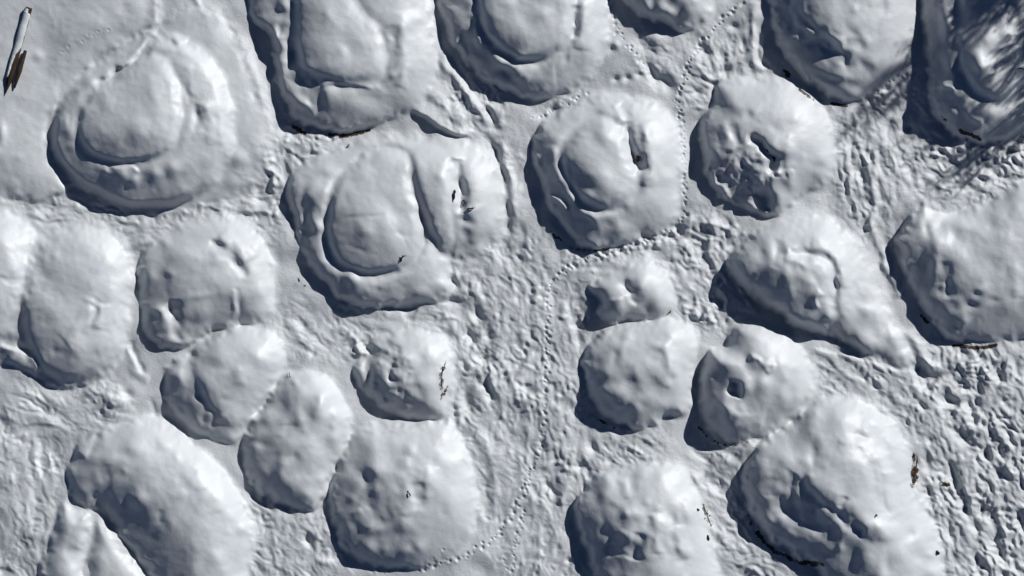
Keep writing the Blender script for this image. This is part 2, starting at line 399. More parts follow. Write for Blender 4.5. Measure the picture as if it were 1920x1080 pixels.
mound('snow mound with a hooked crest and a long tail sloping away beside it',
  [(1395,455),(1432,421),(1480,405),(1530,402),(1570,419),(1604,450),(1626,495),(1648,545),(1672,592),(1696,636),(1712,664),(1704,684),(1682,686),(1648,672),(1602,656),(1552,636),(1502,634),(1466,622),(1430,597),(1396,568),(1366,538),(1352,508),(1366,478)],
  24, 60, lip=15, f=[
  ('P',44,50,0,1,[(1395,458),(1432,424),(1480,408),(1530,405),(1572,424),(1602,462),(1618,512),(1614,565),(1592,605),(1550,626),(1500,626),(1455,605),(1415,570),(1385,530),(1375,490)]),
  ('P',3,40,0,8,[(1472,474),(1500,482),(1530,484),(1552,500),(1558,530),(1552,560),(1525,570),(1490,550),(1462,520),(1460,490)]),
  ('R',8,11,[(1470,484),(1508,492),(1536,500),(1546,530),(1544,556)]),('R',-14,7,[(1476,470),(1508,477),(1540,480),(1560,502),(1564,540),(1560,570)]),('R',6,9,[(1520,460),(1556,468),(1580,500),(1586,540)]),
  ('R',-6,6,[(1462,450),(1456,475),(1450,500)]),('B',1428,478,9,11,0,-8),('B',1428,520,10,10,0,-7),('B',1440,460,10,14,0,4),('B',1482,468,9,7,0,5),
  ('S',8,11,[(1545,552),(1532,562),(1538,578)]),('B',1566,580,8,15,-15,-9),('B',1554,590,10,14,0,5),('B',1625,585,11,11,0,6),('B',1660,612,9,16,-10,-7),('B',1640,634,7,7,0,-6),
  ('B',1614,640,14,15,-20,9),('B',1598,645,8,11,0,-9),('R',-14,10,[(1395,520),(1412,548),(1440,572),(1470,600)]),('R',3,7,[(1390,535),(1420,570),(1450,596)]),
  ('B',1475,590,16,18,20,4),('B',1510,600,18,14,0,4),('R',5,10,[(1600,520),(1640,580),(1690,650)]),('B',1462,548,10,10,0,-5)],
  parts=[('hooked_crest',[(1472,474),(1500,482),(1530,484),(1552,500),(1558,530),(1552,560),(1525,570),(1490,550),(1462,520),(1460,490)])])

mound('big snow mound with a crisp scalloped edge and one small square hole',
  [(1732,380),(1752,392),(1778,398),(1815,392),(1862,374),(1905,346),(1960,350),(2005,420),(2010,530),(1970,615),(1905,640),(1852,650),(1800,651),(1765,640),(1730,611),(1702,572),(1682,515),(1674,462),(1688,432),(1708,404)],
  56, 105, lip=11, n=16, fade=3, f=[
  ('B',1738,432,6,16,-15,-9),('B',1764,426,8,10,20,-9),('B',1792,445,8,11,-20,-5),('R',4,10,[(1752,430),(1756,480),(1762,530)]),('R',-6,7,[(1770,490),(1772,530),(1776,560)]),
  ('R',8,14,[(1730,552),(1762,570),(1796,596),(1815,610)]),('B',1745,590,26,16,40,-5),('B',1822,573,12,6,8,-12),('B',1834,552,6,6,0,-7),('B',1836,545,6,5,0,4),('B',1862,563,10,5,0,-6),
  ('B',1794,612,8,7,0,-6),('B',1740,502,8,10,0,-6),('B',1860,425,9,12,0,-4),('B',1872,405,10,14,10,4),('R',5,12,[(1880,430),(1900,500),(1905,560)]),('B',1830,632,20,10,0,-5),
  ('B',1722,545,14,18,0,-4)])

mound('snow mound of two soft lobes with a dark hollow under a bright lip',
  [(-140,420),(-70,395),(0,388),(50,412),(90,430),(125,425),(170,417),(214,438),(240,480),(247,540),(243,600),(236,650),(215,690),(172,720),(122,736),(62,723),(10,702),(-60,695),(-150,650),(-165,530)],
  24, 95, lip=10, n=12, la=1.8, f=[
  ('R',-8,26,[(86,425),(70,450),(55,490),(40,540)]),('R',7,22,[(-10,430),(10,470),(5,520)]),
  ('P',38,46,0,1,[(-140,430),(-60,400),(5,393),(50,418),(72,450),(60,510),(40,580),(0,640),(-80,660),(-150,560)]),('P',38,46,0,1,[(60,470),(95,432),(150,420),(210,442),(240,490),(246,560),(238,640),(205,690),(150,715),(90,700),(50,640),(42,560)]),
  ('R',-5,8,[(185,560),(175,590),(155,620),(135,650)]),('R',6,10,[(172,575),(150,612),(122,645)]),('R',5,8,[(192,570),(190,610)]),
  ('R',-9,8,[(2,634),(26,644),(48,656),(62,668)]),('S',9,14,[(0,648),(30,655),(60,668),(76,695)]),('R',9,12,[(15,668),(50,684),(75,700)]),
  ('B',0,670,12,14,0,-8),('B',110,660,14,7,10,-5),('B',100,655,6,14,0,-4),('B',28,610,18,14,20,-7),('B',170,565,8,4,20,3),('B',185,612,10,4,10,4),
  ('B',103,480,7,6,-40,4),('B',60,700,60,10,8,-5)],
  parts=[('side_lobe',[(-140,430),(-60,400),(5,393),(50,418),(66,450),(54,510),(38,580),(0,640),(-80,660),(-150,560)])])

mound('snow mound with a slit near its top and a bulbous toe at its foot',
  [(260,480),(300,442),(350,416),(410,405),(462,420),(502,460),(516,520),(512,572),(492,606),(440,612),(400,626),(362,645),(332,662),(292,666),(256,642),(247,602),(249,540)],
  50, 88, lip=11, n=12, f=[
  ('R',-12,7,[(396,450),(412,462),(432,480),(448,498),(462,520)]),('R',8,9,[(415,440),(446,464),(468,492)]),
  ('P',6,34,0,1,[(330,470),(380,455),(430,500),(455,540),(440,585),(390,600),(345,600),(318,560),(310,510)]),
  ('R',-15,7,[(322,562),(324,590),(334,614),(340,640)]),('P',7,24,0,1,[(262,600),(285,575),(312,590),(326,620),(338,648),(300,662),(270,645)]),
  ('B',289,592,7,8,0,-10),('B',296,582,8,6,0,8),('B',272,558,10,7,20,-8),('B',320,580,8,8,0,-8),('R',-5,4,[(446,540),(447,575),(446,612)]),('R',5,5,[(438,545),(440,600)]),
  ('B',318,450,22,12,-30,-6),('R',5,4,[(256,500),(285,455),(320,425)]),('B',312,455,8,8,0,5),('B',300,625,14,6,0,-5),('B',375,555,30,5,-8,2)],
  parts=[('side_lobe',[(262,600),(285,575),(312,590),(326,620),(338,648),(300,662),(270,645)])])

mound('smooth snow mound folded like a cushion between two neighbouring humps',
  [(352,664),(330,671),(306,692),(295,722),(300,762),(330,802),(372,832),(422,842),(452,822),(472,790),(502,750),(522,708),(534,660),(514,626),(470,612),(430,615),(390,630),(364,650)],
  50, 92, lip=9, n=14, f=[
  ('P',13,30,7,10,[(356,668),(376,638),(420,622),(470,618),(512,632),(528,668),(515,710),(490,760),(462,796),(430,800),(400,770),(378,730),(362,700)]),
  ('R',7,10,[(332,690),(342,730),(360,770),(390,810)]),('B',378,745,6,14,-30,-5),('B',386,712,14,16,0,3),('B',424,750,10,5,10,-4),('B',452,762,7,8,0,-4),('B',392,778,6,6,0,5),('B',414,784,7,6,0,5)],
  parts=[('snow_crown',[(356,668),(376,638),(420,622),(470,618),(512,632),(528,668),(515,710),(490,760),(462,796),(430,800),(400,770),(378,730),(362,700)])])

mound('egg-shaped dimpled snow mound leaning against the cushion-like hump',
  [(532,702),(570,690),(612,700),(642,740),(657,790),(652,832),(632,872),(612,920),(592,956),(560,966),(510,956),(470,936),(446,896),(443,850),(460,802),(490,760)],
  54, 95, lip=11, n=26, la=3.2, f=[('R',6,10,[(530,720),(545,760),(540,800)]),('B',553,858,7,7,0,-7),('B',490,832,10,5,20,-5),('B',530,870,9,10,0,6),('B',545,800,9,8,0,-4),('B',585,760,12,30,0,3),
  ('R',5,5,[(458,905),(490,938),(530,950)])])

mound('small broken snow mound with cracked crust and dry straw along one side',
  [(702,640),(742,620),(792,617),(832,640),(852,690),(848,742),(832,782),(790,790),(740,787),(702,772),(664,748),(648,700),(668,680),(690,662)],
  46, 75, lip=9, rub=[(735,700,55,60,4.5)], n=10, la=2.5, f=[
  ('R',-10,5,[(688,668),(690,700),(684,740),(690,752)]),('R',6,5,[(678,690),(674,730),(680,755)]),('B',730,648,8,7,40,-10),('B',736,713,9,6,10,-11),('R',-9,4,[(742,682),(730,700),(732,715)]),
  ('R',7,6,[(745,690),(742,705),(760,712)]),('B',708,718,5,6,0,-8),('B',690,748,7,10,-20,-9),('R',6,7,[(725,730),(750,755),(765,772)]),('B',725,768,9,16,-10,-7),('B',755,770,14,10,30,-4),
  ('R',-5,4,[(692,675),(712,674),(728,664)]),('B',775,740,22,6,40,4),('B',665,720,8,18,0,-6),('B',652,690,10,8,0,4),('R',5,4,[(826,680),(838,690),(828,700),(830,722),(836,730)]),('B',790,675,7,12,-20,-4)])

mound('large rounded snow mound with soft vertical folds and a short twig on top',
  [(670,800),(722,794),(782,790),(842,796),(872,840),(892,900),(898,950),(886,1000),(850,1042),(800,1066),(740,1077),(680,1072),(640,1052),(612,1016),(602,962),(610,910),(630,868),(650,830)],
  62, 115, lip=14, n=20, f=[('R',-8,11,[(680,880),(684,925),(698,955),(714,990)]),('R',7,11,[(764,858),(766,910),(764,968)]),('R',-6,10,[(783,905),(784,958)]),('R',6,11,[(800,875),(801,935)]),('R',6,9,[(668,955),(680,975),(692,992)]),
  ('B',690,1025,14,12,30,10),('B',760,1035,11,10,0,8),('B',786,1028,8,8,0,5),('B',826,885,9,11,0,-6),('B',810,865,8,10,-30,-5),('B',750,1003,30,6,0,-3),('B',700,870,14,22,10,6),('B',728,885,24,12,10,4),('B',725,945,18,30,0,-5),
  ('R',4,4,[(672,800),(720,806),(780,805)]),('R',5,4,[(868,852),(876,866),(888,880),(882,910),(886,940)]),('B',660,935,8,8,0,5),('B',655,990,9,9,0,5),('B',720,1030,8,8,0,4),('B',850,940,14,20,0,4)])

mound('long snow ridge with many faint dimples beside two small lobes',
  [(205,797),(250,786),(302,790),(352,820),(402,862),(442,912),(470,970),(477,1020),(468,1060),(455,1120),(410,1185),(335,1205),(292,1120),(266,1075),(222,1030),(196,990),(178,966),(142,956),(121,935),(119,900),(134,860),(150,830),(180,806)],
  64, 120, lip=9, n=34, la=2.4, f=[
  ('R',-6,7,[(196,870),(200,910),(194,950),(200,980)]),('B',157,920,12,10,0,5),('B',176,930,6,9,0,-7),('R',-6,5,[(178,815),(182,822),(176,842),(164,858)]),('S',5,10,[(160,860),(150,850),(140,848)]),
  ('R',5,18,[(330,830),(380,890),(410,960)]),('R',3,7,[(372,880),(385,920)]),('R',-4,5,[(298,955),(302,975),(306,985)]),('B',135,900,10,30,0,-3)])

mound('narrow snow lobe squeezed against the foot of the dimpled ridge',
  [(119,941),(138,957),(165,960),(173,985),(166,1012),(157,1060),(152,1130),(112,1160),(72,1110),(72,1064),(92,1010),(108,965)],
  24, 50, lip=5, n=5, f=[('B',134,1035,9,8,30,-6),('R',6,8,[(152,970),(160,990),(152,1030)]),('R',-5,6,[(96,1000),(86,1040),(78,1075)]),('B',75,1035,8,14,10,5),('B',64,1048,9,10,0,-8)])

mound('smooth small snow lobe tucked between the narrow lobe and the dimpled ridge',
  [(180,976),(204,990),(228,1022),(256,1058),(284,1095),(318,1195),(240,1225),(172,1150),(157,1070),(170,1020)],
  24, 55, lip=6, n=5, f=[('B',200,1012,10,12,0,3),('B',185,1045,12,14,0,4)])

mound('low snow mound split into three knobs with small dark holes',
  [(1118,526),(1150,506),(1190,491),(1226,495),(1252,520),(1264,560),(1252,592),(1210,606),(1160,612),(1122,616),(1100,602),(1108,576),(1094,550)],
  32, 55, lip=10, n=8, la=2.5, f=[
  ('R',-12,7,[(1166,526),(1176,542),(1184,556),(1200,570)]),('B',1205,530,18,24,10,9),('B',1156,572,18,16,0,7),('B',1212,581,9,9,0,-9),('B',1234,565,14,18,0,6),('B',1141,597,10,6,10,-11),('B',1112,600,9,12,10,-9),
  ('B',1176,544,6,8,-30,-8),('B',1140,530,20,12,0,3),('S',5,12,[(1118,574),(1140,562),(1170,558)])])

mound('round lumpy snow mound with a notch broken out of its base',
  [(1110,640),(1150,615),(1202,604),(1252,597),(1292,615),(1307,652),(1302,702),(1297,752),(1284,784),(1246,786),(1226,808),(1182,816),(1132,801),(1100,781),(1083,746),(1080,702),(1088,666)],
  56, 92, lip=13, n=22, la=2.6, f=[
  ('B',1153,668,7,14,15,-10),('B',1180,690,9,26,8,-5),('B',1182,715,16,12,0,-9),('B',1193,735,14,14,0,-8),('B',1259,710,6,8,0,-8),('B',1224,672,10,6,-30,-5),('B',1205,760,9,7,0,-9),('B',1120,680,14,16,0,-8),
  ('R',6,10,[(1130,720),(1150,745),(1165,765)]),('R',8,10,[(1240,640),(1252,680),(1250,730)]),('B',1170,640,8,16,20,6),('B',1262,782,16,6,25,-15),('B',1135,700,14,10,0,6)])

mound('blocky snow mound with a stepped corner and a dark hole in its face',
  [(1326,655),(1342,650),(1358,643),(1368,624),(1382,606),(1412,601),(1452,612),(1492,640),(1517,680),(1528,722),(1516,760),(1482,792),(1442,816),(1412,830),(1372,842),(1332,832),(1305,806),(1295,770),(1298,720),(1310,685)],
  58, 95, lip=13, n=18, la=3, f=[
  ('R',-26,7,[(1386,715),(1380,730),(1376,742)]),('B',1372,737,8,6,20,-8),('B',1360,665,7,8,0,-6),('B',1400,685,7,18,-10,-6),('R',9,7,[(1405,668),(1420,676),(1444,690)]),('S',6,9,[(1452,680),(1452,694),(1440,702)]),
  ('B',1350,725,14,16,0,-6),('B',1322,760,14,14,0,-6),('B',1398,765,14,16,0,-8),('R',8,11,[(1345,745),(1370,770),(1400,785),(1430,795)]),('R',5,5,[(1308,660),(1306,720),(1304,760)]),('B',1440,790,14,14,0,-5),
  ('R',-5,5,[(1466,790),(1500,760),(1520,730)]),('B',1410,630,20,12,20,3),('B',1430,720,12,12,0,4),('B',1415,745,10,12,0,-4)])

mound('huge snow mound with a swirled crown over deep shadowed hollows',
  [(1540,746),(1592,745),(1642,766),(1682,802),(1706,850),(1714,900),(1732,950),(1757,1000),(1767,1042),(1762,1095),(1720,1150),(1640,1165),(1560,1140),(1512,1085),(1460,1052),(1420,1022),(1394,982),(1380,942),(1382,890),(1402,850),(1434,822),(1482,790),(1512,762)],
  68, 125, lip=18, n=20, la=3, f=[('P',18,38,0,1,[(1520,870),(1560,842),(1605,836),(1640,862),(1654,905),(1660,950),(1684,985),(1672,1015),(1630,1012),(1590,985),(1560,955),(1530,935),(1508,905)]),
  ('R',-12,15,[(1492,890),(1476,922),(1478,952),(1510,978),(1550,996)]),('R',9,9,[(1538,950),(1560,974),(1592,1002)]),('R',-10,9,[(1574,956),(1594,980),(1620,1002)]),('R',-7,4,[(1582,930),(1573,952)]),
  ('R',-8,10,[(1600,812),(1632,828),(1656,848),(1667,885)]),('R',8,9,[(1572,826),(1612,832),(1644,856),(1658,895),(1660,935),(1684,965)]),('R',5,12,[(1446,930),(1448,966),(1486,996),(1535,1014),(1580,1020)]),
  ('B',1676,872,8,16,-20,-9),('B',1708,1002,9,9,0,-10),('B',1700,968,12,24,0,-6),('B',1600,1040,13,15,0,-9),('B',1622,1046,14,18,0,6),('B',1722,1045,10,10,40,-9),('B',1664,1060,8,15,0,-9),('B',1745,1015,9,9,0,-6),
  ('B',1606,818,14,8,30,-6),('B',1575,785,18,18,0,6),('B',1525,785,14,12,0,6),('B',1485,835,12,14,0,-6),('B',1475,862,12,12,0,5),('B',1525,850,7,22,5,-6),('B',1640,790,16,12,30,5),('R',5,12,[(1432,860),(1422,900),(1427,940)]),
  ('R',-8,8,[(1690,900),(1700,915),(1716,925)]),('B',1550,1062,20,16,0,6),('B',1650,1085,16,12,0,6),('B',1690,1040,12,14,0,6)],
  parts=[('snow_crown',[(1520,870),(1560,842),(1605,836),(1640,862),(1654,905),(1660,950),(1684,985),(1672,1015),(1630,1012),(1590,985),(1560,955),(1530,935),(1508,905)])])

mound('broad snow mound with wedge-shaped hollows and brown scraps on its sunny flank',
  [(1098,915),(1130,885),(1182,868),(1242,864),(1284,886),(1312,930),(1332,990),(1346,1050),(1345,1120),(1290,1185),(1180,1195),(1112,1135),(1085,1052),(1070,992),(1074,946)],
  62, 110, lip=12, n=20, la=3, f=[('R',-9,10,[(1199,998),(1193,1024),(1188,1050)]),('R',10,14,[(1226,962),(1233,1000),(1234,1036)]),('B',1214,1053,14,7,0,-6),('R',-6,10,[(1150,1020),(1151,1046)]),('R',6,9,[(1168,992),(1166,1040)]),
  ('B',1258,970,8,13,-20,-9),('R',7,11,[(1270,985),(1278,1020),(1282,1050)]),('B',1278,1053,9,10,0,-8),('B',1273,925,10,16,-20,-6),('B',1135,978,9,13,0,-7),('B',1155,955,10,7,20,-5),('B',1172,967,12,10,0,5),
  ('B',1185,900,9,17,-15,-5),('B',1205,884,12,12,0,6),('B',1240,890,12,14,0,5),('B',1120,935,10,10,0,-5),('R',6,10,[(1163,895),(1176,935)]),('B',1118,1010,10,20,0,5),('B',1290,960,12,14,0,5),('R',4,4,[(1300,915),(1304,940),(1316,970),(1328,1000)])])

#GROUND
# regions of trodden ground: x, y, radius, strength, direction of the scuffs (degrees, y down), density
REG = [(950,560,90,1.0,80,1.0),(900,660,70,1.3,75,1.1),(960,700,110,1.0,78,1.0),(950,820,90,.9,82,1.0),(930,920,70,.8,80,.9),(1060,620,60,.8,80,.7),(1060,760,60,.7,75,.8),(1050,900,70,.8,85,.9),(1020,1040,90,.7,100,.9),
  (1180,840,70,.8,30,1.0),(1360,880,60,.8,35,.9),(1370,980,70,.9,55,1.0),(1420,1060,50,.8,30,.8),(1300,480,80,1.0,70,1.2),(1340,560,60,1.2,60,1.2),(1300,540,50,.9,60,1.0),(1240,470,60,.6,0,1.3),(1120,490,60,.6,-10,1.2),
  (1820,760,110,1.4,62,1.1),(1850,900,120,1.5,62,1.2),(1800,1010,110,1.4,66,1.2),(1890,1040,90,1.3,60,1.2),(1700,740,70,1.2,40,1.0),(1580,690,60,.8,25,.8),(1640,260,80,1.0,70,1.0),(1630,340,70,1.0,85,.9),(1660,210,60,1.0,50,1.1),(1780,300,80,1.2,10,1.2),(1880,300,80,1.4,10,1.3),(1640,420,60,.7,80,.6),
  (1350,120,70,.7,80,.7),(1240,110,60,.5,40,.6),(1330,170,60,.8,0,.8),(60,850,110,.7,85,.9),(50,1000,100,.6,85,.9),(60,790,70,.7,20,.8),(170,750,70,.7,10,.8),(540,1020,90,.8,60,1.0),(480,990,60,.7,60,1.0),(560,620,60,.7,40,.7),(640,630,50,.8,50,1.2),(690,640,30,1.2,50,1.5),
  (430,385,90,.8,10,1.0),(530,310,50,.8,90,1.0),(580,262,60,.7,5,1.0),(250,400,80,.6,15,.8),(120,395,70,.6,10,.9),(880,520,60,.9,10,.9),(960,470,60,.8,80,.9),(890,200,70,.9,55,.6),(930,300,60,.6,75,.5),(1050,205,60,.6,-20,.8),(860,600,60,.9,10,.9),(700,600,90,.4,5,.7),(880,760,60,.9,78,1.0)]

G_FEATS = [  # drifts, ruts, scarps and clods of the open ground
  ('S',13,30,[(885,256),(855,253),(830,241),(796,219),(768,206)]),('R',9,14,[(800,170),(835,200),(870,235)]),
  ('R',7,7,[(815,90),(840,130),(868,165),(900,200),(922,240)]),('R',-6,5,[(830,80),(856,128),(884,162),(912,200),(934,250)]),
  ('R',-9,6,[(905,250),(922,278),(938,310),(944,345),(947,400),(950,440)]),('R',9,9,[(938,260),(950,310),(962,360),(966,420)]),('R',-5,5,[(960,400),(952,440),(944,470)]),
  ('R',7,6,[(920,190),(934,215),(940,240)]),('R',-6,4,[(910,195),(925,225),(926,245)]),('R',5,6,[(850,130),(880,180),(905,225)]),
  ('R',5,6,[(366,-40),(372,12),(388,34)]),('R',-5,6,[(412,20),(424,46),(446,92),(458,112)]),('R',-5,6,[(458,112),(470,160),(478,190)]),('R',5,7,[(470,120),(490,175),(505,220)]),
  ('B',1215,90,20,12,30,-8),('B',1232,76,16,10,30,6),('B',1147,92,7,8,0,-5),('B',1154,84,6,6,0,4),('B',1246,153,16,9,40,-14),('B',1215,125,7,16,-30,-9),('B',1226,145,6,14,-20,-9),
  ('B',1315,90,9,10,0,-9),('B',1325,100,9,7,0,-7),('B',1376,50,8,6,20,-7),('B',1358,135,22,6,-10,-7),('R',8,6,[(1415,0),(1412,60),(1418,110),(1432,140)]),('R',-7,5,[(1424,60),(1420,100),(1438,128)]),
  ('B',1310,172,9,6,0,-9),('B',1342,170,10,8,-20,-10),('B',1343,158,6,5,0,-7),('B',1200,140,6,4,0,-7),
  ('B',1155,148,6,5,0,-7),('B',1176,146,6,5,0,-7),('B',1090,200,8,6,-30,-8),('B',1045,222,10,8,-20,-8),('B',1035,205,8,6,-10,-7),('B',1020,218,8,8,0,-6),
  ('R',-14,9,[(700,565),(745,572),(780,578)]),('S',8,14,[(860,528),(835,520),(815,528)]),('B',843,530,16,12,10,-15),('B',845,565,18,6,5,-10),('B',842,482,12,5,5,-7),
  ('R',-16,8,[(872,620),(885,628),(888,645)]),('B',896,590,7,14,-20,-12),('B',905,672,11,9,20,-14),('R',-15,7,[(905,715),(915,732),(926,752)]),('R',6,6,[(918,705),(930,730)]),
  ('R',-9,10,[(1085,560),(1082,590),(1080,615)]),('B',1062,575,10,18,0,-5),('R',5,6,[(1056,560),(1058,600)]),
  ('R',-8,9,[(880,700),(876,740),(886,780)]),
  ('B',1780,240,18,10,10,-10),('B',1702,240,8,8,0,-9),('B',1670,232,7,8,0,-7),('B',1705,246,12,5,0,-8),('B',1617,325,8,16,-10,-9),('R',5,5,[(1590,320),(1600,370),(1606,410)]),('R',-5,4,[(1600,340),(1608,390)]),('R',6,5,[(1636,320),(1640,380),(1638,430),(1670,500),(1690,540)]),('R',-5,4,[(1648,330),(1650,400)]),
  ('R',6,6,[(1650,470),(1672,520),(1690,560)]),('S',4,22,[(1520,650),(1552,660),(1600,668),(1652,685),(1700,700)]),
  ('R',-17,9,[(1716,690),(1730,698),(1742,710),(1750,720)]),('R',-14,7,[(1868,680),(1874,700),(1880,720)]),('B',1832,732,9,10,0,-11),('R',-14,10,[(1760,735),(1780,750),(1800,760)]),('R',-11,8,[(1812,745),(1822,760),(1830,770)]),
  ('B',1768,705,26,6,-15,-9),('R',-7,5,[(1690,660),(1720,700),(1740,740)]),('R',7,7,[(1700,620),(1730,665),(1760,700)]),
  ('B',1810,955,8,15,-15,-15),('B',1826,985,9,12,-10,-13),('B',1866,1012,9,13,-10,-14),('B',1790,890,7,16,-20,-12),('B',1805,820,14,8,30,-10),('B',1848,850,6,12,-10,-10),('B',1860,825,8,6,0,-9),('B',1740,870,9,14,-30,-9),('B',1870,890,7,12,-20,-10),('B',1916,980,7,14,-20,-11),('B',1870,1040,9,6,0,-9),('B',1745,825,8,6,20,-8),
  ('R',9,10,[(1300,905),(1310,900),(1340,880),(1390,850),(1412,832)]),('B',1412,838,10,8,-30,7),
  ('R',-7,6,[(1050,868),(1046,880),(1052,890)]),('R',-8,6,[(1095,868),(1104,884),(1106,900)]),('B',1112,840,6,10,-30,-9),('B',1087,874,6,5,0,-9),('R',5,6,[(1065,905),(1060,930),(1052,950)]),('R',-5,4,[(1020,905),(1035,920),(1042,935)]),
  ('R',-6,5,[(1088,1030),(1100,1050),(1108,1070)]),('B',1066,1052,5,4,0,-5),
  ('B',239,739,8,6,20,-9),('B',222,752,14,10,0,8),('R',5,4,[(205,735),(208,755),(215,766)]),('B',170,733,14,9,0,4),('R',6,5,[(238,650),(250,680),(262,705),(280,715)]),('R',-6,4,[(245,640),(256,672),(270,705)]),('R',-5,4,[(280,745),(288,770),(290,785)]),
  ('S',6,16,[(292,785),(262,800),(240,790),(200,798)]),('B',85,755,12,7,-20,-5),('B',98,752,12,8,0,5),('S',4,12,[(110,800),(70,795),(42,800)]),
  ('R',5,5,[(60,830),(66,870),(68,900)]),('R',-5,4,[(62,860),(64,900)]),('S',5,10,[(30,1075),(15,1066),(-10,1064)]),
  ('R',-6,6,[(0,366),(40,380),(80,388),(110,396)]),('R',-5,5,[(150,380),(190,392),(215,408),(230,416),(256,417)]),('S',5,12,[(260,420),(230,418),(205,404),(160,386)]),
  ('S',5,10,[(510,400),(460,398),(430,404)]),('R',-5,4,[(430,400),(460,402),(500,400)]),('R',5,6,[(380,380),(350,394),(290,405)]),
  ('R',5,6,[(290,452),(276,470),(262,488)]),('B',262,455,14,10,-40,7),
  ('R',-6,6,[(540,590),(560,600),(570,615)]),('R',5,6,[(535,605),(560,630),(585,660)]),('R',-5,5,[(560,645),(575,655),(588,668)]),('B',575,690,30,20,30,5),
  ('B',580,1013,8,10,-20,-11),('B',602,1052,7,5,10,6),('B',615,1056,7,6,0,6),('B',590,1000,8,10,0,5),
  ('R',6,8,[(510,300),(515,350),(512,395)]),('B',484,355,7,12,-10,-6),('R',-6,4,[(510,280),(512,300),(514,330)]),
]

TRAILS = [  # lines of small paw prints: spacing, pit size, depth, points
  (8.5,2.9,4.5,[(1142,2),(1147,27),(1157,57),(1170,72),(1182,92),(1197,112),(1212,132),(1230,158)]),
  (6.5,2.9,5,[(1402,-8),(1390,10),(1365,27),(1342,47),(1330,62),(1315,78),(1308,95),(1295,108),(1290,130),(1282,152),(1275,170),(1272,185),(1275,210),(1278,237),(1281,275),(1282,307),(1285,332),(1284,365),(1287,395),(1280,412),(1262,425),(1240,440),(1200,455),(1150,472),(1100,486),(1070,500),(1050,515),(1035,530),(1030,545),(1028,600),(1027,640),(1025,690),(1021,740),(1020,800),(1013,845),(1000,872),(990,905),(984,930),(978,960),(974,990),(968,1020),(963,1050),(958,1090)]),
  (7.5,3.0,5,[(1000,878),(985,900),(972,930),(960,960),(947,980),(930,1005),(905,1022),(885,1032),(870,1045),(850,1052),(825,1055),(805,1062),(783,1070)]),
  (9,2.6,3.2,[(944,1050),(952,1065),(940,1085)]),(9,2.6,3.5,[(805,1045),(830,1034),(840,1030)]),
  (12,2.4,2.2,[(208,58),(180,62),(150,75),(125,92),(112,100),(103,125)]),
  (9,3.0,4,[(1000,225),(1030,210),(1060,195),(1090,182),(1110,178)]),
  (8,3.2,4,[(1640,170),(1662,158),(1682,146),(1700,140)]),
]
# rubble strips: clods beside the tracks and the wall foot; x0,y0,x1,y1,width,count,size
CLODS = [(1060,500,1270,430,10,170,2.6),(660,640,720,690,16,60,4.5),(1740,285,1920,290,22,90,5),(1360,600,1290,580,14,40,4.5),(1130,478,1240,452,8,70,3),(500,265,520,400,10,50,4),(700,1070,860,1050,7,40,2.6),(520,262,640,258,6,40,3),(1640,175,1712,135,8,40,3.2),(1260,440,1390,440,20,60,5)]
SOILS = [  # bare earth where the snow crust broke away, widened to deepen wall-foot shadow: half width, strength, line
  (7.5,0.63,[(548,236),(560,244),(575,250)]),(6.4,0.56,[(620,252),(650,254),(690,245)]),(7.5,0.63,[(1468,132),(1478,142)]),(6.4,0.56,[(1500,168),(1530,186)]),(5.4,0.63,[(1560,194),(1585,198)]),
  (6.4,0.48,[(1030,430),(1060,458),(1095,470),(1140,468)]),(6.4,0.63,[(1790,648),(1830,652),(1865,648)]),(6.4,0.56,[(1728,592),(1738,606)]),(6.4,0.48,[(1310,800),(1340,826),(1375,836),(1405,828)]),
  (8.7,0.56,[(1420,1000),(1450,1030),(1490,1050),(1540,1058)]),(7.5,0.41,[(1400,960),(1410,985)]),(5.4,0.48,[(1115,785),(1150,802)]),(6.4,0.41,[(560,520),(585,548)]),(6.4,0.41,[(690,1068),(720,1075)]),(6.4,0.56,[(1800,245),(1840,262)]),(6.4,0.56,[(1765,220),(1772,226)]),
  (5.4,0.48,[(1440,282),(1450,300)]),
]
# ------------------------------------------------------------------ ground heights
amp = np.zeros((NY, NX)); wsum = np.full((NY, NX), 0.02); ca = np.zeros((NY, NX)); sa = np.zeros((NY, NX)); den = np.zeros((NY, NX))
for (x, y, r, a, an, dn) in REG:
    g = np.exp(-((U - x) ** 2 + (V - y) ** 2) / (r * r))
    amp += a * g; wsum += g; den = np.maximum(den, dn * g)
    ca += g * math.cos(math.radians(2 * an)); sa += g * math.sin(math.radians(2 * an))
amp = np.clip(amp / wsum, 0.0, 2) * ss(den * 1.6 + 0.05)
ANG = np.degrees(np.arctan2(blur(sa, 20), blur(ca, 20) + 1e-6)) / 2

G = 3.0 * fft_noise(170, 21) + 1.0 * fft_noise(60, 22)
for a0 in (-20, 10, 35, 60, 80, 102):                     # churned crust: sharp little ridges following the scuffs
    da = (ANG - a0 + 90) % 180 - 90
    wgt = np.exp(-(da / 15.0) ** 2)
    n1, n2 = fft_noise(46, 100 + a0, 3.6, a0), fft_noise(18, 200 + a0, 1.9, a0 + 8)
    vary = 0.45 + 0.75 * ss(0.5 + 0.4 * fft_noise(110, 300 + a0))
    aa = math.radians(a0)
    ph = (-U * math.sin(aa) + V * math.cos(aa)) / 27.0 + 0.85 * fft_noise(80, 400 + a0, 1.5, a0) + 0.38 * fft_noise(30, 500 + a0)
    saw = ph - np.floor(ph)                                # thin crust plates: a slow rise, then a small broken step
    G += amp * wgt * vary * (5.2 * (saw - 0.5) + 2.6 * (0.8 - np.abs(n1)) + 0.8 * (0.8 - np.abs(n2)) + 0.8 * n2)
r = np.random.default_rng(5)
n_s = 0
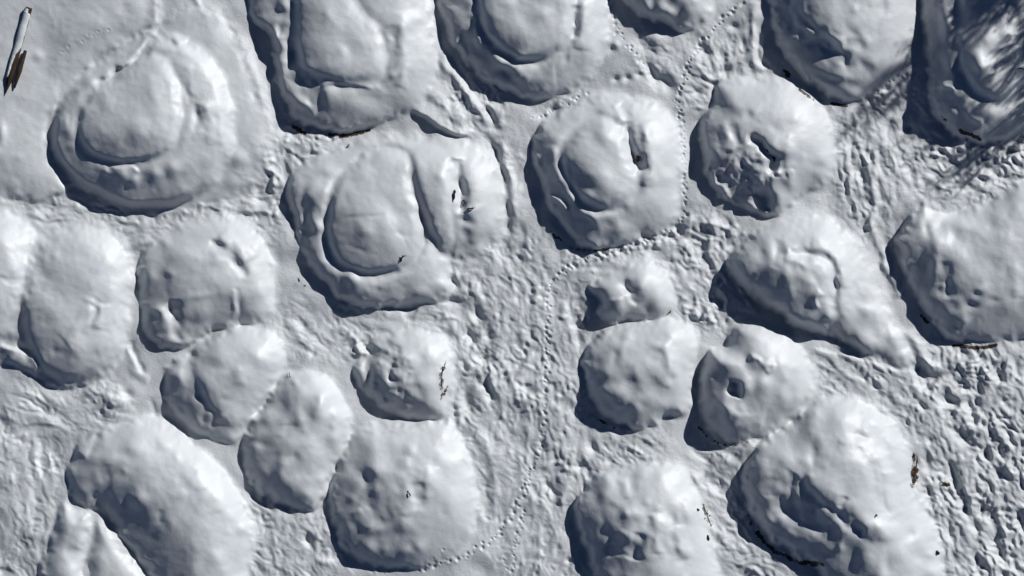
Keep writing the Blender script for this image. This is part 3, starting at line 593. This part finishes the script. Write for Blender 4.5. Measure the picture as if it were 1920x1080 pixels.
for _ in range(30000):                                   # old scuffs and half-filled prints
    i = int(r.integers(0, NX)); j = int(r.integers(0, NY))
    if r.random() > den[j, i] * 0.42 + 0.012:
        continue
    s = 0.7 + 0.8 * r.random() ** 2
    big = r.random()
    L = (5 + 13 * big * big) * s; wd = (2.0 + 3.4 * r.random() ** 1.6) * s
    hh = (-1 if r.random() < 0.6 else 0.8) * (1.2 + 4.4 * r.random() ** 2) * max(amp[j, i], 0.25)
    apply(G, ('B', us[i], vs[j], L, wd, ANG[j, i] + r.normal(0, 22), hh))
    n_s += 1

for (x0, y0, x1, y1, wd, n, sz) in CLODS:
    for _ in range(n):
        t = r.random(); x = x0 + (x1 - x0) * t + r.normal(0, wd * 0.6); y = y0 + (y1 - y0) * t + r.normal(0, wd * 0.6)
        q = sz * (0.6 + 0.8 * r.random())
        apply(G, ('B', x, y, q, q * (0.6 + 0.5 * r.random()), r.random() * 180, (1 if r.random() < 0.55 else -1) * q * (0.7 + 0.7 * r.random())))

G *= 0.82
for f in G_FEATS:
    apply(G, f, 0.85)
border = np.minimum(np.minimum(U - us[0], us[-1] - U), np.minimum(V - vs[0], vs[-1] - V))
bfade = ss(border / 70)

# ------------------------------------------------------------------ mound heights and the partition of the terrain into mounds
EDGE, HGT, FEAT, LIP = 1.0, 0.86, 0.80, 0.70      # overall proportions of the mounds
CRUST = 0.7 * fft_noise(16, 41) + 1.8 * fft_noise(34, 42)
LAB = np.zeros((NY, NX), int)
SOIL_SHADE = np.zeros((NY, NX))
HT = G.copy()
for idx, m in enumerate(M, 1):
    P = spline(m['o'], True)
    c = P.mean(0)
    lw = ((P - c) @ np.array([LX, LY])) / np.linalg.norm(P - c, axis=1)
    P = P + np.clip(-lw, 0, 1)[:, None] * np.array([LX, LY]) * (min(m['lip'] * 0.85, 15) + 13 * min(1, m['lip'] / 10))
    m['P'] = P
    w = window(P, 40)
    X, Y = U[w], V[w]
    d = sdf(P, X, Y)
    db = blur(np.maximum(d, 0), 15.0)
    bl = ss((d - 8) / 34)
    d = d * (1 - bl) + db * bl
    l = lightward(P, X, Y)
    d = d + (warp[w] + CRUST[w] * np.clip(0.2 - l, 0, 1)) * np.exp(-(d / 14) ** 2)
    l = lightward(P, X, Y)
    em = 0.45 * m['e'] + 0.6 * float(d.max())
    t = np.clip(d / (em * EDGE * (1.18 - 0.40 * l)), 0, 1)
    ew = 0.03 + 0.13 * ss(l + 0.4)
    prof = (1 - ew) * (1 - (1 - t) ** 2) + ew * (1 - (1 - t) ** 7)
    A = np.zeros((NY, NX))
    for f in m['f']:
        apply(A, f, 0.5)
    for _ in range(int(m['n'] * 1.7)):
        for _try in range(20):
            x = r.uniform(P[:, 0].min(), P[:, 0].max()); y = r.uniform(P[:, 1].min(), P[:, 1].max())
            dd = sdf(P, np.array([[x]]), np.array([[y]]))[0, 0]
            if dd > 14:
                break
        q = 6 + 11 * r.random() ** 1.3
        sg_ = r.random()
        if sg_ >= 0.88: q = 5 + 3 * r.random()
        apply(A, ('B', x, y, q, q * (0.7 + 0.6 * r.random()), r.random() * 180, m['la'] * 0.15 * q * (0.4 + r.random()) * (1 if sg_ < 0.88 else -0.8)))
    for (x0, y0, rr, n_, q0) in m.get('rub', ()):
        for _ in range(n_):
            a_ = r.random() * 6.283; s_ = rr * math.sqrt(r.random()); q = q0 * (0.6 + 0.8 * r.random())
            apply(A, ('B', x0 + s_ * math.cos(a_), y0 + s_ * math.sin(a_), q, q * (0.5 + 0.6 * r.random()), r.random() * 180, (1 if r.random() < 0.5 else -1) * q * 0.55))
    lip = LIP * m['lip'] * ss((0.55 - l) / 1.3)
    hm = lip * (1 - np.exp(-np.maximum(d + 0.5, 0) / 4.5)) + m['h'] * HGT * prof + FEAT * A[w] * ss((d + 2) / 14)
    hm = np.where(d < 0, d * 1.1, hm)
    cur = HT[w].copy()
    lab = LAB[w].copy()
    kk = np.where(lab == 0, 3.0 + m['fade'] * np.clip(l + 0.1, 0, 1), 12.0)
    HT[w] = smax(cur, hm, kk)
    LAB[w] = np.where((hm > cur) & (d > -1), idx, lab)
    s_ = 0.30 * ss(1 - np.abs(d - 2) / 5) * np.clip(-l * 1.6 - 0.2, 0, 1)  # earth colour painted along shade-side wall feet to deepen their shadow
    SOIL_SHADE[w] = np.maximum(SOIL_SHADE[w], s_)

HT = blur(HT, 2.0)
# paw prints cut through everything they cross
for (sp, rad, dep, pts) in TRAILS:
    Q = spline(pts, False, 12)
    seg = np.linalg.norm(np.diff(Q, axis=0), axis=1); cum = np.concatenate([[0], np.cumsum(seg)])
    k = 0
    pos = 0.0
    while pos < cum[-1]:
        x = np.interp(pos, cum, Q[:, 0]); y = np.interp(pos, cum, Q[:, 1])
        x2 = np.interp(pos + 2, cum, Q[:, 0]); y2 = np.interp(pos + 2, cum, Q[:, 1])
        nx, ny = -(y2 - y), (x2 - x); nn = math.hypot(nx, ny) + 1e-6
        o = (2.3 if k % 2 else -2.3) + r.normal(0, 1.4)
        x += nx / nn * o; y += ny / nn * o
        if r.random() < 0.16:
            pos += sp * r.random(); k += 1
            continue
        q = rad * (0.45 + 0.75 * r.random())
        apply(HT, ('B', x, y, q * 1.9, q * 1.9, 0, 0.9))
        dep_ = dep * 0.8
        apply(HT, ('B', x, y, q * 1.15, q, r.random() * 180, -dep_ * (0.45 + 0.6 * r.random())))
        pos += sp * (0.5 + 1.0 * r.random()); k += 1

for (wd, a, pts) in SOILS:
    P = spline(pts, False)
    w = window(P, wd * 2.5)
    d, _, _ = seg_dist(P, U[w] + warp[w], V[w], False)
    SOIL_SHADE[w] = np.maximum(SOIL_SHADE[w], a * np.exp(-(d / wd) ** 2))

HT += 0.10 * fft_noise(18, 31) + 0.35 * fft_noise(50, 32)
HT *= bfade
Z = HT / S
K = (HC - Z) / HC
PX = (U - W / 2) / S * K
PY = -(V - H / 2) / S * K
POS = np.stack([PX, PY, Z], -1)
du = np.gradient(POS, axis=1); dv = np.gradient(POS, axis=0)
NRM = np.cross(dv, du)
NRM /= np.linalg.norm(NRM, axis=-1, keepdims=True) + 1e-12

def world_at(u, v):
    x = (u + MARGIN) / STEP; y = (v + MARGIN) / STEP
    i = int(x); j = int(y); a = x - i; b = y - j
    return Vector((POS[j, i] * (1 - a) + POS[j, i + 1] * a) * (1 - b) + (POS[j + 1, i] * (1 - a) + POS[j + 1, i + 1] * a) * b)

def tag(o, label=None, cat=None, group=None, kind=None):
    if label: o['label'] = label
    if cat: o['category'] = cat
    if group: o['group'] = group
    if kind: o['kind'] = kind
    return o

def link(name, me, mat, parent=None, loc=(0, 0, 0)):
    o = bpy.data.objects.new(name, me)
    if mat: me.materials.append(mat)
    col.objects.link(o)
    o.location = loc
    if parent: o.parent = parent
    return o

IDX = np.arange(NY * NX).reshape(NY, NX)
CELL = LAB[:-1, :-1]
FLATP, FLATN, FLATS = POS.reshape(-1, 3), NRM.reshape(-1, 3), SOIL_SHADE.reshape(-1)

def sheet(name, mask, origin=(0, 0, 0), extra=None):
    """mesh of the terrain cells in mask, sharing its border exactly with the neighbouring sheets"""
    j, i = np.nonzero(mask)
    q = np.stack([IDX[j, i], IDX[j + 1, i], IDX[j + 1, i + 1], IDX[j, i + 1]], 1)
    used, inv = np.unique(q, return_inverse=True)
    q = inv.reshape(-1, 4)
    v = FLATP[used] - np.array(origin); n = FLATN[used]; s = FLATS[used]
    if extra is not None:
        ev, eq = extra
        q = np.concatenate([q, eq + len(v)]); n = np.concatenate([n, np.tile([0, 0, 1.0], (len(ev), 1))])
        v = np.concatenate([v, ev]); s = np.concatenate([s, np.zeros(len(ev))])
    me = bpy.data.meshes.new(name)
    me.vertices.add(len(v)); me.vertices.foreach_set('co', v.astype(np.float32).ravel())
    me.loops.add(q.size); me.loops.foreach_set('vertex_index', q.astype(np.int32).ravel())
    me.polygons.add(len(q)); me.polygons.foreach_set('loop_start', np.arange(0, q.size, 4, dtype=np.int32))
    me.update(calc_edges=True)
    a = me.attributes.new('soil_shade', 'FLOAT', 'POINT'); a.data.foreach_set('value', s.astype(np.float32))
    me.normals_split_custom_set_from_vertices(n.astype(np.float32))
    return me

# the ground goes on around the surveyed patch, out to the horizon
def outer_ring():
    x1, y1 = (us[-1] - W / 2) / S - 0.25, (vs[-1] - H / 2) / S - 0.25
    n = 40
    rect = [(-x1 + 2 * x1 * k / n, -y1) for k in range(n)] + [(x1, -y1 + 2 * y1 * k / n) for k in range(n)] + \
           [(x1 - 2 * x1 * k / n, y1) for k in range(n)] + [(-x1, y1 - 2 * y1 * k / n) for k in range(n)]
    rect = np.array(rect); rr = np.random.default_rng(3)
    V_, F_ = [], []
    scales = [1, 1.06, 1.2, 1.5, 2.2, 4, 9, 25, 70, 160]
    for a, s in enumerate(scales):
        z = np.full(len(rect), -0.03) if a == 0 else rr.normal(0, min(0.05 * s, 1.2), len(rect)) - 0.05
        V_.append(np.column_stack([rect * s, z]))
    m = len(rect)
    for a in range(len(scales) - 1):
        for k in range(m):
            k2 = (k + 1) % m
            F_.append((a * m + k, (a + 1) * m + k, (a + 1) * m + k2, a * m + k2))
    return np.concatenate(V_), np.array(F_)

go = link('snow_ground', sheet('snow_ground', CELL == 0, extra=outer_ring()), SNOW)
tag(go, kind='structure')

# ------------------------------------------------------------------ the mounds as objects
for idx, m in enumerate(M, 1):
    mask = CELL == idx
    if not mask.any():
        continue
    c = m['P'].mean(0)
    loc = (float((c[0] - W / 2) / S), float(-(c[1] - H / 2) / S), 0.0)
    rest = mask.copy()
    pieces = []
    for (pname, poly) in m['parts']:
        Q = spline(poly, True)
        w = window(Q, 6)
        ins = np.zeros((NY, NX), bool)
        ins[w] = (sdf(Q, U[w], V[w]) + 0.5 * warp[w]) > -3
        pm = rest & ins[:-1, :-1]
        rest &= ~pm
        pieces.append((pname, pm))
    if not pieces:
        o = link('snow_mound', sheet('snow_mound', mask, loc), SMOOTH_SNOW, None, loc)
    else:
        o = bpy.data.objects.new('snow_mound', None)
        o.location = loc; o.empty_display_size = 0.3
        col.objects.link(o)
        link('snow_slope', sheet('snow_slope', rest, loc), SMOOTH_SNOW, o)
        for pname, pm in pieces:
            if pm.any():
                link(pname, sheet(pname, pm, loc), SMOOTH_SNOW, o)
    tag(o, m['label'], 'snow mound', 'snow-covered mounds in the field')
del A
# ------------------------------------------------------------------ small things: log, twigs, straw, bark
def tube(V_, F_, pts, radii, n=6):
    pts = [Vector(p) for p in pts]
    base = len(V_)
    for k, p in enumerate(pts):
        d = (pts[min(k + 1, len(pts) - 1)] - pts[max(k - 1, 0)]).normalized()
        a = d.orthogonal().normalized(); b = d.cross(a)
        for q in range(n):
            t = 2 * math.pi * q / n
            V_.append(p + (a * math.cos(t) + b * math.sin(t)) * radii[k])
    for k in range(len(pts) - 1):
        for q in range(n):
            q2 = (q + 1) % n
            F_.append((base + k * n + q, base + k * n + q2, base + (k + 1) * n + q2, base + (k + 1) * n + q))
    F_.append(tuple(base + q for q in reversed(range(n))))
    F_.append(tuple(base + (len(pts) - 1) * n + q for q in range(n)))

def pymesh(name, V_, F_, smooth=True):
    me = bpy.data.meshes.new(name)
    me.from_pydata([tuple(v) for v in V_], [], F_, shade_flat=not smooth)
    me.update()
    return me

rd = random.Random(4)
# broken log on the snow bank
def log_thing():
    a, b = world_at(56, 16), world_at(12, 176)
    ax = (b - a).to_2d(); L = ax.length; ax = Vector((ax.x, ax.y, 0)).normalized()
    left = Vector((0, 0, 1)).cross(ax)          # to the right of the picture when walking down
    root = bpy.data.objects.new('broken_log', None); root.location = (a + b) / 2; col.objects.link(root)
    tag(root, 'broken brown log capped with snow lying on the smooth bank', 'log')
    org = root.location
    R = 0.10
    rings, seg = 40, 22
    def ground(s):
        p = a.lerp(b, s); return world_at(p.x / K[int((540 - p.y * 60 + MARGIN) / STEP), 0] * S + W / 2 if False else 56 - 44 * s, 16 + 160 * s)
    def prof(s):
        rr = R * (0.95 - 0.12 * s)
        if s > 0.78: rr *= max(0.12, 1 - ((s - 0.78) / 0.22) ** 1.3)
        return rr
    V_, F_ = [], []
    for k in range(rings + 1):
        s = k / rings; p = ground(s) + Vector((0, 0, 0.05)); rr = prof(s)
        for q in range(seg):
            t = 2 * math.pi * q / seg
            j = 1 + 0.09 * math.sin(5 * t + 3 * s) + rd.uniform(-0.05, 0.05) + (0.25 * math.sin(9 * t) if s > 0.8 else 0)
            V_.append(p - org + left * math.cos(t) * rr * j + Vector((0, 0, 1)) * math.sin(t) * rr * j + ax * rd.uniform(-0.02, 0.02))
    for k in range(rings):
        for q in range(seg):
            q2 = (q + 1) % seg
            F_.append((k * seg + q, (k + 1) * seg + q, (k + 1) * seg + q2, k * seg + q2))
    F_.append(tuple(range(seg)))
    F_.append(tuple(rings * seg + q for q in reversed(range(seg))))
    link('trunk', pymesh('trunk', V_, F_), BARK, root)
    # snow cap: lies on the top and picture-left side, torn back where the wood shows
    V_, F_ = [], []
    rings2, seg2 = 60, 16
    def lim(s):
        e = 0.06 * math.sin(40 * s) + 0.05 * math.sin(93 * s + 1)
        if s < 0.06: return 1.25 + e
        if s < 0.46: return 0.15 + e
        if s < 0.56: return 0.15 + e + (s - 0.46) / 0.10 * 1.35
        return 1.5 + e + (s - 0.56) * 2.2
    for k in range(rings2 + 1):
        s = 0.015 + 0.80 * k / rings2; p = ground(s) + Vector((0, 0, 0.05)); rr = prof(s)
        t0, t1 = lim(s), math.pi + 0.5
        for q in range(seg2 + 1):
            f = q / seg2; t = t0 + (t1 - t0) * f
            th = 0.035 * min(1, 7 * f, 7 * (1 - f) + 0.1) * (1 + 0.15 * math.sin(21 * s + 3 * f)) - 0.004 * (f in (0, 1))
            V_.append(p - org + (left * math.cos(t) + Vector((0, 0, 1)) * math.sin(t)) * (rr * 1.04 + th))
    m2 = seg2 + 1
    for k in range(rings2):
        for q in range(seg2):
            F_.append((k * m2 + q, (k + 1) * m2 + q, (k + 1) * m2 + q + 1, k * m2 + q + 1))
    link('snow_cap', pymesh('snow_cap', V_, F_), SNOW_CAP, root)
    # splinter torn off beside the trunk
    V_, F_ = [], []
    g = world_at(38, 135) - org; g2 = world_at(27, 166) - org; g0 = world_at(50, 96) - org
    tube(V_, F_, [g0 + Vector((0, 0, .10)), g + Vector((0.02, 0, .13)), g2 + Vector((0.03, 0, .06))], [0.05, 0.075, 0.02], 7)
    link('splinter', pymesh('splinter', V_, F_, False), BARK, root)
log_thing()

def bark_chip(u, v, length, width, ang, label, up=0.03, mat=BARK):
    p = world_at(u, v)
    n = 7; V_, F_ = [], []
    a = math.radians(-ang); d = Vector((math.cos(a), math.sin(a), 0)); s = Vector((-d.y, d.x, 0))
    for top in (1, 0):
        for k in range(n):
            t = k / (n - 1) - 0.5
            wv = width * (1 - 1.2 * abs(t)) * rd.uniform(0.75, 1.1)
            z = up + 0.05 * math.cos(t * 3) + (0.02 if top else -0.06)
            off = s * (0.15 * width * math.sin(k * 2.1))
            for e in (-0.5, 0.5):
                V_.append(d * (t * length) + s * (e * wv) + off + Vector((0, 0, z + 0.25 * e * width)))
    for k in range(n - 1):
        i = 2 * k
        F_.append((i, i + 2, i + 3, i + 1)); j = 2 * n + i
        F_.append((j, j + 1, j + 3, j + 2))
        F_.append((i, j, j + 2, i + 2)); F_.append((i + 1, i + 3, j + 3, j + 1))
    F_.append((0, 1, 2 * n + 1, 2 * n)); F_.append((2 * n - 2, 4 * n - 2, 4 * n - 1, 2 * n - 1))
    tag(link('bark_chip', pymesh('bark_chip', V_, F_, False), mat, None, p), label, 'bark')

def twig(u, v, length, ang, label, rad=0.018, lift=0.02):
    p = world_at(u, v)
    a = math.radians(-ang); d = Vector((math.cos(a), math.sin(a), 0)); s = Vector((-d.y, d.x, 0))
    V_, F_ = [], []
    pts = [d * (length * t) + s * (length * 0.12 * math.sin(5 * t + u)) + Vector((0, 0, lift + 0.05 * math.sin(3 * t + 1) - 0.06 * (abs(t) > 0.45))) for t in (-.5, -.3, -.1, .1, .3, .5)]
    tube(V_, F_, pts, [rad * .7, rad, rad, rad * .9, rad * .7, rad * .4], 6)
    q = pts[3]
    tube(V_, F_, [q, q + d * length * 0.16 + s * length * 0.2 + Vector((0, 0, .03))], [rad * .6, rad * .25], 5)
    tag(link('twig', pymesh('twig', V_, F_), BARK, None, p), label, 'twig')

def straw(u, v, size, n, label, ang=90, stretch=1.6):
    p = world_at(u, v)
    V_, F_ = [], []
    a0 = math.radians(-ang); dx = Vector((math.cos(a0), math.sin(a0), 0))
    core = []
    for k in range(7):
        t = (k / 6 - 0.5) * size * 2.4 * stretch
        o = dx * t + Vector((-dx.y, dx.x, 0)) * rd.uniform(-0.1, 0.1) * size
        g = world_at(u + o.x * S, v - o.y * S) - p
        core.append(g + Vector((0, 0, 0.012)))
    tube(V_, F_, core, [0.004, 0.009, 0.012, 0.012, 0.011, 0.009, 0.004], 4)
    for _ in range(n):
        o = dx * max(-1, min(1, rd.gauss(0, 0.45))) * size * 1.1 * stretch + Vector((-dx.y, dx.x, 0)) * rd.gauss(0, size * 0.16)
        g = world_at(u + o.x * S, v - o.y * S) - p
        t = a0 + rd.gauss(0, 0.9); L = size * rd.uniform(0.3, 0.8)
        dd = Vector((math.cos(t), math.sin(t), 0)) * L
        g.z += 0.015
        tube(V_, F_, [g - dd * .5, g + Vector((0, 0, rd.uniform(.02, .07))), g + dd * .5 + Vector((0, 0, rd.uniform(-.01, .06)))], [0.010, 0.014, 0.005], 4)
    tag(link('straw_tuft', pymesh('straw_tuft', V_, F_, False), STRAW, None, p), label, 'straw')

bark_chip(851, 368, 0.40, 0.10, 100, 'long brown bark chip standing out of the cleft of the double mound', 0.02)
twig(869, 381, 0.24, 80, 'short dark twig in the shaded cleft next to the bark chip', 0.02)
twig(883, 391, 0.26, -25, 'slanting dark twig just outside the shaded cleft of the double mound', 0.026)
twig(755, 484, 0.24, -45, 'lone dark twig at the edge of the double mound crown', 0.03)
bark_chip(1195, 298, 0.20, 0.09, 75, 'small dark bark piece lying in the long slot of the egg-crowned mound', 0.05)
twig(767, 925, 0.22, 80, 'short black twig sticking up from the mound with vertical folds', 0.022)
straw(1716, 884, 0.26, 46, 'largest clump of brown straw in the edge of the swirled mound', 100)
straw(1714, 857, 0.12, 14, 'small knot of straw next to the largest straw clump', 80, 1)
straw(1773, 906, 0.14, 18, 'dark straw scrap on trodden ground beside the swirled mound', 20, 1)
bark_chip(1757, 1036, 0.14, 0.10, 50, 'arrow-shaped brown scrap at the foot of the swirled mound', 0.03)
bark_chip(1309, 955, 0.09, 0.06, 40, 'tiny stubby brown chip at the rim of the wedge-hollow mound', 0.03)
straw(1326, 966, 0.20, 16, 'thin straw strands beside the wedge-hollow mound', 70)
bark_chip(1328, 1008, 0.17, 0.055, 80, 'narrow long brown chip at the rim of the wedge-hollow mound', 0.03)
straw(832, 690, 0.13, 14, 'long line of dry straw in the sunny edge of the cracked mound', 110, 1.5)
straw(829, 716, 0.13, 12, 'short straw wisp midway along the cracked mound edge', 90, 1.4)
straw(834, 735, 0.12, 12, 'darkest straw clump ending the straw line on the cracked mound', 120)
twig(1256, 585, 0.12, -40, 'tiny twig where the three-knob mound meets the lumpy one', 0.02)
twig(1912, 130, 0.22, -10, 'dark twig in the tree shadow at the twig-shaded mound', 0.03)
twig(653, 274, 0.12, -45, 'tiny dark twig between the double mound and the beaded-rim mound', 0.02)
twig(544, 704, 0.20, 55, 'thin pale-edged twig in the cleft between the cushion and the egg-shaped mound', 0.012)
twig(1643, 966, 0.05, 60, 'speck of twig on the smooth crown of the swirled mound', 0.02)

# ------------------------------------------------------------------ bare trees beside the field, whose shadow falls across the corner
def bare_tree(x, y, height, label, spread, seed, limbs):
    rt = random.Random(seed)
    root = bpy.data.objects.new('bare_tree', None); root.location = (x, y, -0.05); col.objects.link(root)
    tag(root, label, 'tree')
    V_, F_ = [], []
    pts, rad = [], []
    for k in range(11):
        t = k / 10
        pts.append(Vector((0.18 * math.sin(3 * t + seed), 0.15 * math.sin(4 * t), height * t))); rad.append(0.17 * (1 - t) ** 0.8 * height / 9 + 0.012)
    tube(V_, F_, pts, rad, 9)
    link('trunk', pymesh('trunk', V_, F_), TREE_BARK, root)
    def grow(V_, F_, p, d, L, r0, depth):
        n = 5 if depth < 2 else 2; pts = [p]; q = p
        for k in range(n):
            d = (d + Vector((rt.gauss(0, .09), rt.gauss(0, .09), 0.10 + rt.gauss(0, .05)))).normalized()
            q = q + d * (L / n); pts.append(q)
        tube(V_, F_, pts, [r0 * (1 - 0.8 * k / n) for k in range(n + 1)], 5 if depth < 2 else 3)
        if depth < 3:
            for k in range(rt.randint(5, 7) if depth < 2 else 4):
                t = rt.uniform(0.2, 0.98); b = pts[int(t * n)].lerp(pts[min(int(t * n) + 1, n)], t * n % 1)
                an = rt.uniform(0, 6.28); s = Vector((math.cos(an), math.sin(an), 0.5))
                grow(V_, F_, b, (d * 0.9 + s * rt.uniform(.35, .7)).normalized(), L * rt.uniform(.32, .55), r0 * 0.62, depth + 1)
    for k in range(limbs):
        t = 0.30 + 0.66 * (k + rt.random() * .6) / limbs
        p = pts[int(t * 10)].lerp(pts[min(int(t * 10) + 1, 10)], t * 10 % 1)
        an = 2.4 * k + rt.uniform(-.3, .3)
        d = Vector((math.cos(an) * spread, math.sin(an) * spread, 1)).normalized()
        V2, F2 = [], []
        grow(V2, F2, p, d, height * (0.42 - 0.26 * t), 0.08 * height / 9 * (1.25 - t), 0)
        link('limb', pymesh('limb', V2, F2), TREE_BARK, root)
bare_tree(23.6, 16.1, 7.6, 'tall bare tree beyond the field corner casting twig shadows', 0.60, 3, 34)
bare_tree(22.9, 13.1, 6.0, 'bushy bare tree of middle height between the tall tree and the thicket tree', 0.75, 8, 44)
bare_tree(21.4, 10.1, 4.8, 'low thicket tree with crowded bare branches beside the bushy tree', 0.80, 12, 46)
